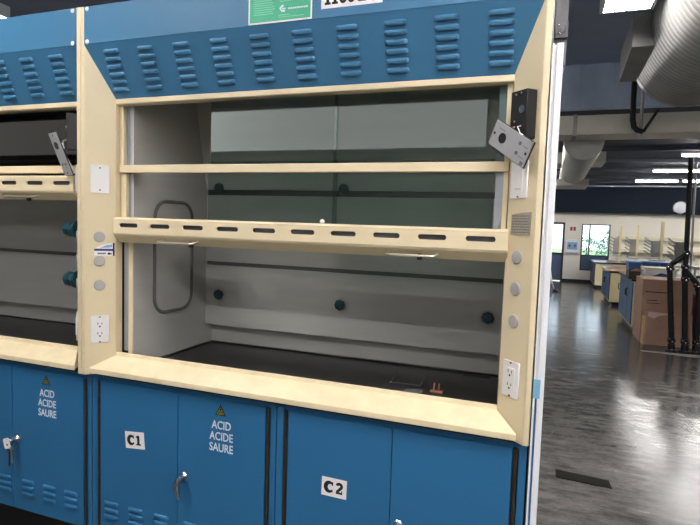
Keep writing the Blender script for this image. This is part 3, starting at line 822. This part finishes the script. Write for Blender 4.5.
# things on the benches
def carton(name, x0, x1, y0, y1, z0, z1, m, label, cat, flaps=True, extra=None):
    T = thing(name, label, cat, ((x0+x1)/2, (y0+y1)/2, z0))
    t = .006
    mb = MB(); mb.box(x0, x1, y0, y0+t, z0, z1); mb.box(x0, x1, y1-t, y1, z0, z1); mb.box(x0, x0+t, y0+t, y1-t, z0, z1); mb.box(x1-t, x1, y0+t, y1-t, z0, z1); mb.box(x0+t, x1-t, y0+t, y1-t, z0, z0+t)
    mb.build('carton_body', m, T)
    if flaps:
        w = (x1-x0)*.35; d = (y1-y0)*.45
        mb = MB(); mb.hexa([(x0,y0,z1),(x1,y0,z1),(x1,y0+t,z1),(x0,y0+t,z1),(x0,y0+d,z1+.02),(x1,y0+d,z1+.02),(x1,y0+d,z1+.026),(x0,y0+d,z1+.026)]); mb.build('flap', m, T)
        mb = MB(); mb.hexa([(x0,y1-t,z1),(x1,y1-t,z1),(x1,y1,z1),(x0,y1,z1),(x0,y1-d,z1+.008),(x1,y1-d,z1+.008),(x1,y1-d,z1+.014),(x0,y1-d,z1+.014)]); mb.build('flap', m, T)
    return T
T = carton('cardboard_box', 2.93, 3.09, 7.98, 8.3, .8605, .985, 'hinge', 'open dark brown carton on the front corner of the nearest bench', 'box', False)
mb = MB(); mb.hexa([(2.94,7.98,.985),(3.08,7.98,.985),(3.08,7.986,.985),(2.94,7.986,.985),(3.02,7.94,1.03),(3.16,7.94,1.01),(3.16,7.946,1.01),(3.02,7.946,1.03)]); mb.build('flap', 'cardlt', T)
T = thing('storage_bin', 'pale plastic storage bin with blue contents on the nearest bench', 'bin', (3.5, 8.2, .8605))
mb = MB(); mb.prism([(3.18,.861),(3.58,.861),(3.61,1.03),(3.16,1.03)], 'y', 8.0, 8.4); mb.build('tub', 'whitepaint', T, bevel=.006)
MB().box(3.15, 3.62, 7.985, 8.415, 1.03, 1.055).build('lid', 'creamsh', T, bevel=.006)
MB().prism([(3.24,.9),(3.54,.9),(3.5,.955),(3.38,.975),(3.3,.94)], 'y', 7.9965, 8.0).build('blue_print', 'binblue', T)
for i, (x, w) in enumerate(((3.05, .2), (3.27, .25), (3.54, .24))):
    T = thing('blue_bin', ('left', 'middle', 'right')[i]+'most of the three blue plastic bins on the far end of the nearest bench' if i != 1 else 'middle one of the three blue plastic bins on the far end of the nearest bench', 'bin', (x+w/2, 9.2, .8605), 'blue bins on the bench')
    mb = MB(); mb.prism([(x+.02,.861),(x+w-.02,.861),(x+w,1.075),(x,1.075)], 'y', 9.0, 9.35); mb.build('tub', 'binblue', T, bevel=.008)
    MB().box(x-.008, x+w+.008, 8.99, 9.36, 1.075, 1.095).build('rim', 'binblue' if i != 0 else 'tape', T, bevel=.004)
def sheet(pts, z, th, m, label):
    o = MB().prism(pts, 'z', z, z+th).build('cardboard_sheet', m); return tag(o, label, 'cardboard', 'flattened cardboard on the middle bench')
sheet([(2.85,11.2),(3.35,11.12),(3.6,11.6),(3.1,11.9)], .7605, .012, 'cardlt', 'tan cardboard sheet overhanging the front corner of the middle bench')
sheet([(3.3,11.35),(3.85,11.25),(3.9,11.8),(3.4,11.95)], .773, .012, 'cardlt', 'tan cardboard sheet lying on top of the overhanging sheet')

# peg racks on posts along the middle line of the benches
def peg_rack(x, y, zb, zt, w, label, zp0, zp1):
    T = thing('peg_rack', label, 'drying rack', (x, y, zb), 'drying racks on the benches')
    MB().box(x-.026*w, x+.026*w, y-.03, y+.03, zb, zt).build('post', 'cream', T, bevel=.004)
    MB().box(x-.17*w, x-.027*w, y-.04, y+.02, zp0, zp1).build('peg_board', 'pegs', T, bevel=.004)
    for i in range(5):
        z = zp0+.04+(zp1-zp0-.06)*i/4
        mb = MB(); mb.tube([(x-.165*w, y-.05, z), (x-.29*w, y-.06, z+.075)], .011, 6); mb.build('peg', 'pegs', T)
    MB().box(x-.2*w, x+.06*w, y-.08, y+.08, zp0-.07, zp0-.045).build('drip_tray', 'grey', T)
    MB().box(x-.08, x+.08, y-.08, y+.08, zb, zb+.02).build('foot', 'creamsh', T)
peg_rack(3.63, 15.3, .7455, 1.80, 1.0, 'grey peg rack on the farthest bench, smallest of the four', 1.01, 1.43)
peg_rack(3.66, 12.5, .7605, 1.79, .9, 'grey peg rack on a cream post on the middle bench', 1.06, 1.45)
peg_rack(3.62, 9.44, .8605, 1.81, 1.0, 'grey peg rack on the widest cream post, rear of the nearest bench', 1.17, 1.46)
peg_rack(3.80, 8.55, .8605, 1.50, .9, 'peg rack half hidden behind the black pipe stand', 1.12, 1.47)

# boxes on the floor in front of the nearest bench
def bigbox(x0, x1, y0, y1, z1, m, label, bands):
    T = thing('cardboard_box', label, 'box', ((x0+x1)/2, (y0+y1)/2, 0))
    MB().box(x0, x1, y0, y1, 0.0005, z1).build('carton_body', m, T, bevel=.004)
    for a, b, c, d, mm_ in bands: MB().box(a, b, y0-.0015, y0, c, d).build('printed_band', mm_, T)
    return T
bigbox(3.02, 3.66, 7.2, 7.85, .93, 'card', 'big brown carton standing on the floor at the end of the nearest bench', [(3.06,3.4,.74,.752,'rubber'),(3.08,3.22,.62,.63,'rubber'),(3.08,3.25,.58,.588,'rubber')])
T = thing('cardboard_sheet', 'flattened brown carton with torn tape, leaning on the big brown carton', 'cardboard', (3.25, 7.1, 0))
mb = MB(); mb.hexa([(3.06,7.06,.0005),(3.66,7.06,.0005),(3.66,7.085,.0005),(3.06,7.085,.0005),(3.06,7.155,.46),(3.66,7.155,.46),(3.66,7.18,.46),(3.06,7.18,.46)]); mb.build('carton_face', 'card', T)
mb = MB(); f = frame((3.08, 7.148, .46), (1,0,0), (0,.2,1)); mb.poly([(.02,-.06),(.1,-.09),(.16,-.05),(.24,-.03),(.36,-.02),(.36,0),(.2,-.005),(.12,.0),(.03,.005)], f, .003); mb.build('torn_tape', 'pink', T)
mb = MB(); mb.box(3.035, 3.058, 7.03, 7.19, .0005, .40); mb.build('carton_edge', 'cardlt', T)
bigbox(3.70, 4.4, 6.95, 7.5, .72, 'card', 'brown carton at the right edge of the picture, behind the black pipes', [(3.74,3.84,.35,.45,'paper'),(3.72,3.95,.19,.24,'paper')])
T = thing('equipment_cart', 'grey and blue equipment cart behind the black pipe stand', 'cart', (4.1, 7.75, 0))
for x in (3.75, 4.65):
    for y in (7.6, 7.87): MB().tube([(x, y, 0), (x, y, 1.12)], .018, 8).build('leg', 'steel', T)
for z in (.3, .72, 1.08): MB().box(3.72, 4.68, 7.57, 7.90, z, z+.04).build('shelf', 'grey', T, bevel=.004)
MB().box(3.78, 4.6, 7.62, 7.88, .76, .98).build('instrument', 'dark', T, bevel=.01)
MB().box(3.78, 4.6, 7.62, 7.88, .34, .66).build('blue_crate', 'binblue', T, bevel=.01)
for i in range(5): MB().box(3.80+.16*i, 3.86+.16*i, 7.612, 7.62, .8, .95).build('front_slot', 'steel', T)

# ------------------------------------------------------------------ black pipe stand
P = thing('pipe_stand', 'black iron pipe stand with three bolted legs in front of the cardboard boxes', 'pipe stand', (3.5, 6.75, 0))
py = 6.75
def clamp(x, y, z, r=.05, foot=False):
    mb = MB(); mb.lathe([(r, -.028), (r, .028)], (x, y, z), (0,0,1), 16); c = mb.build('clamp', 'iron', P)
    for a in (-.6, .6, 0):
        MB().lathe([(.014, 0), (.014, .014), (.007, .016)], (x+math.sin(a)*r, y-math.cos(a)*r, z+(.012 if a else -.014)), (math.sin(a), -math.cos(a), 0), 8).build('bolt', 'chrome', c)
MB().tube([(3.44, py, 1.30), (3.41, py, 2.62)], .033, 14).build('riser_pipe', 'iron', P)
MB().tube([(3.515, py+.06, 1.1), (3.49, py+.06, 2.55)], .014, 8).build('thin_conduit', 'steel', P, label='thin grey conduit')
MB().tube([(3.44, py, 1.36), (3.40, py, 1.29), (3.29, py, 1.2), (3.265, py, 1.16), (3.26, py, 1.1), (3.345, py, .1)], .036, 14).build('branch_pipe', 'iron', P)
MB().tube([(3.44, py, 1.32), (3.44, py, 1.1), (3.50, py-.02, .1)], .036, 14).build('branch_pipe', 'iron', P)
MB().tube([(3.445, py, 1.12), (3.52, py, 1.02), (3.60, py, .93), (3.62, py, .88), (3.64, py, .1)], .036, 14).build('branch_pipe', 'iron', P)
for x, y, z in ((3.44, py, 1.35), (3.265, py, 1.13), (3.44, py, 1.16), (3.45, py, .99), (3.60, py, .92), (3.342, py, .15), (3.496, py-.02, .15), (3.64, py, .15)): clamp(x, y, z)
for x, y in ((3.345, py), (3.50, py-.02), (3.64, py)):
    mb = MB(); mb.lathe([(.075, 0), (.075, .022), (.05, .024), (.044, .1)], (x, y, 0), (0,0,1), 18); fo = mb.build('foot_flange', 'iron', P)
    for a in range(5):
        an = a*2*PI/5-PI/2; MB().lathe([(.013, 0), (.013, .012), (.006, .014)], (x+.06*math.cos(an), y+.06*math.sin(an), .023), (0,0,1), 8).build('bolt', 'chrome', fo)

# dusty patch and inlaid strip on the floor
tag(MB().prism([(1.80,2.165),(2.12,2.13),(2.127,2.02),(1.80,2.045)], 'z', .0002, .004).build('floor_cover_strip', 'rubber'), 'dark rubber cover strip let into the floor near the white end panel', 'floor strip')

M['dust'] = mat('dusty_concrete', (150, 146, 138), .8, noise=.3, nscale=9)
struct(MB().prism([(2.95,6.52),(3.5,6.44),(4.6,6.48),(4.6,6.6),(3.6,6.62),(2.95,6.57)], 'z', .0002, .0012).build('trim_8', 'dust'))
# white pole with black foot by the door
T = thing('floor_stand', 'thin white pole with a black foot standing near the far glass door', 'stand', (1.98, 13.4, 0))
MB().tube([(1.78, 13.4, 1.0), (1.80, 13.4, .6), (1.86, 13.4, .25), (1.93, 13.4, .05)], .018, 8).build('pole', 'whitepaint', T)
mb = MB(); mb.hexa([(1.88,13.36,.001),(2.05,13.3,.001),(2.06,13.38,.001),(1.9,13.44,.001),(1.9,13.36,.08),(2.0,13.31,.05),(2.01,13.38,.05),(1.92,13.44,.08)]); mb.build('foot', 'dark', T, bevel=.01)
MB().box(1.74, 1.86, 13.36, 13.44, .96, 1.03).build('head', 'dark', T, bevel=.01)

# ------------------------------------------------------------------ ducts overhead
def ribbed_tube(p0, p1, r, pitch, name, parent, m='galv'):
    p0, p1 = V(p0), V(p1); Ln = (p1-p0).length; n = max(2, int(Ln/pitch)); t = (p1-p0)/Ln
    path, rad = [], []
    for i in range(n):
        for f_, q in ((0, 1.0), (.7, 1.0), (.78, 1.007), (.92, 1.007)):
            path.append(p0+t*Ln*(i+f_)/n); rad.append(r*q)
    return MB().tube(path, rad, 40).build(name, m, parent)
Dn = thing('spiral_duct', 'large spiral galvanised duct hanging from the ceiling at the upper right', 'duct', (2.72, 2.2, 2.7))
ribbed_tube((2.68, -1.5, 3.06), (2.68, 3.5, 3.06), .42, .065, 'duct_run', Dn)
mb = MB(); mb.lathe([(.425, 0), (.425, .08), (.40, .16), (.32, .25), (.2, .3)], (2.68, 3.5, 3.06), (0,1,0), 40); mb.build('end_cap', 'galv', Dn)
mb = MB(); mb.hexa([(2.15,2.72,2.89),(2.36,2.72,2.89),(2.4,3.6,2.87),(2.17,3.6,2.87),(2.15,2.72,3.12),(2.36,2.72,3.12),(2.4,3.6,3.12),(2.17,3.6,3.12)]); mb.build('take_off_box', 'galv', Dn, bevel=.004)
MB().box(3.0, 3.6, 2.7, 3.5, 2.85, 3.05).build('take_off_box', 'galv', Dn, bevel=.004)
for y in (.2, 2.4):
    for x in (2.3, 3.06): MB().tube([(x, y, 3.06), (x, y, CZ)], .008, 6).build('hanger_rod', 'steel', Dn)
Rd = thing('rectangular_duct', 'long flat galvanised duct crossing the room below the bulkhead', 'duct', (4.2, 4.75, 2.6))
MB().box(1.3, 8.8, 4.6, 5.0, 2.6, 2.80).build('duct_run', 'ductlit', Rd, bevel=.004)
for x in (1.86, 3.3, 4.8, 6.3): MB().box(x, x+.04, 4.59, 5.01, 2.59, 2.81).build('joint_flange', 'galv', Rd)
for x in (1.4, 3.9, 6.0): MB().tube([(x, 4.8, 2.8), (x, 4.8, CZ)], .008, 6).build('hanger_rod', 'steel', Rd)
Df = thing('spiral_duct', 'smaller spiral duct with side boxes, beyond the flat duct at the left', 'duct', (2.04, 9, 2.4))
ribbed_tube((2.0, 5.03, 2.6), (2.04, 9.4, 2.6), .21, .14, 'duct_run', Df)
mb = MB(); mb.lathe([(.204, 0), (.2, .06), (.14, .14)], (2.04, 9.4, 2.6), (0,1,0), 30); mb.build('end_cap', 'galv', Df)
MB().box(2.2, 2.44, 7.4, 8.1, 2.64, 2.8).build('take_off_box', 'ductlit', Df, bevel=.004)
MB().box(1.66, 1.9, 7.0, 7.7, 2.58, 2.74).build('take_off_box', 'ductlit', Df, bevel=.004)
MB().box(1.78, 2.28, 8.3, 9.2, 2.36, 2.47).build('take_off_box', 'ductlit', Df, bevel=.004)
for y in (6.9, 8.9): MB().tube([(2.06, y, 2.8), (2.06, y, CZ2)], .01, 6).build('hanger_rod', 'steel', Df)
Cd = thing('conduit_drop', 'black flexible conduit looping down in front of the flat duct', 'conduit', (2.45, 4.42, 2.6))
MB().tube([(2.39, 4.4, CZ), (2.39, 4.4, 2.9), (2.395, 4.4, 2.7), (2.41, 4.4, 2.63), (2.445, 4.4, 2.595), (2.49, 4.4, 2.58)], .026, 12).build('black_conduit', 'iron', Cd)
MB().tube([(2.475, 4.44, CZ), (2.475, 4.44, 2.54)], .016, 8).build('strut', 'steel', Cd)
MB().tube([(2.62, 4.45, 2.80), (2.50, 4.45, 2.585)], .014, 8).build('brace', 'iron', Cd)
MB().lathe([(.02, -.02), (.02, .02)], (2.475, 4.42, 2.56), (0,1,0), 10).build('clamp', 'steel', Cd)

# ------------------------------------------------------------------ lamps
def troffer(cx, cy, z, label, lx=.27, ly=1.2):
    T = thing('ceiling_troffer', label, 'ceiling light', (cx, cy, z), 'louvred ceiling lights')
    x0, x1, y0, y1 = cx-lx/2, cx+lx/2, cy-ly/2, cy+ly/2
    mb = MB(); mb.box(x0-.02, x0, y0-.02, y1+.02, z, z+.09); mb.box(x1, x1+.02, y0-.02, y1+.02, z, z+.09); mb.box(x0, x1, y0-.02, y0, z, z+.09); mb.box(x0, x1, y1, y1+.02, z, z+.09); mb.box(x0-.02, x1+.02, y0-.02, y1+.02, z+.09, z+.1)
    mb.build('housing', 'whitepaint', T)
    MB().box(x0+.004, x1-.004, y0+.004, y1-.004, z+.016, z+.024).build('diffuser', 'lamp', T)
    mb = MB()
    for k in range(1, 4): mb.box(x0+lx*k/4-.004, x0+lx*k/4+.004, y0, y1, z+.002, z+.015)
    for k in range(1, 16): mb.box(x0, x1, y0+ly*k/16-.005, y0+ly*k/16+.005, z+.002, z+.015)
    mb.build('louver_grid', 'grey', T)
    for y in (y0+.1, y1-.1): MB().tube([(cx, y, z+.1), (cx, y, CZ)], .004, 6).build('hanger_rod', 'steel', T)
lamps = ((-.45, -1.1, 'louvred ceiling light above the aisle in front of the left hood'), (2.1, -1.1, 'louvred ceiling light above the aisle in front of the Hood 3 fume hood'), (4.6, -1.1, 'louvred ceiling light over the aisle at the far right'),
         (-3.0, 1.30, 'louvred ceiling light behind the left hood'), (2.06, 1.72, 'louvred ceiling light beside the large spiral duct'), (-.45, 2.55, 'added louvred ceiling light, unseen above the back of the two fume hoods'), (4.6, 1.95, 'added louvred ceiling light, out of view right of the spiral duct'))  # last two are added out of view to brighten ducts and ceiling
for cx, cy, lb in lamps: troffer(cx, cy, 3.0 if cy == 1.72 else 3.285 if cy == 1.30 else 3.3, lb)
def striplight(x0, x1, y, z, label, top=CZ2, lm='tube'):
    T = thing('strip_light', label, 'ceiling light', ((x0+x1)/2, y, z), 'strip lights in the far room')
    mb = MB(); mb.prism([(y-.07, z+.03), (y+.07, z+.03), (y+.03, z+.075), (y-.03, z+.075)], 'x', x0, x1); mb.build('reflector', 'whitepaint', T)
    mb = MB(); mb.tube([(x0+.02, y, z+.016), (x1-.02, y, z+.016)], .022, 10); mb.build('tube_lamp', lm, T)
    for x in (x0+.1, x1-.1): MB().tube([(x, y, z+.075), (x, y, top)], .005, 6).build('hanger_rod', 'steel', T)
for i, (y, nm) in enumerate(((13.65, 'farthest'), (11.25, 'middle'), (8.7, 'nearest'))):
    for j, xx in enumerate((3.68, 4.72, 5.9, 7.1)):
        striplight(xx, xx+.95, y, 2.88, 'glowing strip light, %s from the left in the %s hanging row' % (('first', 'second', 'third', 'fourth')[j], nm))

for j, xx in enumerate((.6, 2.4, 4.2)):  # added lamps out of view, brightening the hood fronts and interiors
    striplight(xx, xx+1.5, -2.9, 3.3, 'added strip light, unseen behind the viewpoint, %s from the left' % ('first', 'second', 'third')[j], CZ, 'addedlamp')
for j, yy in enumerate((13.65, 11.25, 8.7, 6.4)):  # added lamps hidden by the hoods, brightening the far room
    striplight(-1.2, .9, yy, 2.88, 'added strip light, hidden behind the fume hoods, %s row from the far wall' % ('first', 'second', 'third', 'fourth')[j])
# ------------------------------------------------------------------ sky, camera, view
w = bpy.data.worlds.new('sky'); S.world = w; w.use_nodes = True
nt = w.node_tree; bg = nt.nodes['Background']
sky = nt.nodes.new('ShaderNodeTexSky'); sky.sky_type = 'HOSEK_WILKIE'
sky.sun_direction = (.3, -.5, .8); sky.turbidity = 4
mxs = nt.nodes.new('ShaderNodeMix'); mxs.data_type = 'RGBA'; mxs.inputs[0].default_value = .75
nt.links.new(sky.outputs[0], mxs.inputs[6]); mxs.inputs[7].default_value = (.42, .43, .44, 1)
nt.links.new(mxs.outputs[2], bg.inputs['Color']); bg.inputs['Strength'].default_value = 4.6

cx_, cy_, cz_, yaw, pitch, roll, fpx = 1.6596, -1.586, 1.5865, .3482, -.071, .0319, 537.3
cy, sy, cp, sp_ = math.cos(yaw), math.sin(yaw), math.cos(pitch), math.sin(pitch)
fwd = V((-sy*cp, cy*cp, sp_)); r_ = V((cy, sy, 0)); u_ = r_.cross(fwd)
cr, sr = math.cos(roll), math.sin(roll)
right = r_*cr+u_*sr; upv = -r_*sr+u_*cr
cam = bpy.data.cameras.new('camera'); co = bpy.data.objects.new('camera', cam); COL.objects.link(co)
co.matrix_world = Matrix(((right.x, upv.x, -fwd.x, cx_), (right.y, upv.y, -fwd.y, cy_), (right.z, upv.z, -fwd.z, cz_), (0,0,0,1)))
cam.sensor_width = 36; cam.lens = fpx/700*36; cam.clip_start = .02; cam.clip_end = 200
S.camera = co
S.view_settings.view_transform = 'Standard'; S.view_settings.look = 'None'; S.view_settings.gamma = 1
S.view_settings.exposure = 1.12
try: S.view_settings.use_curve_mapping = False
except Exception: pass
S.cycles.max_bounces = 8; S.cycles.transparent_max_bounces = 16
S.cycles.use_denoising = True
S.cycles.caustics_reflective = False; S.cycles.caustics_refractive = False
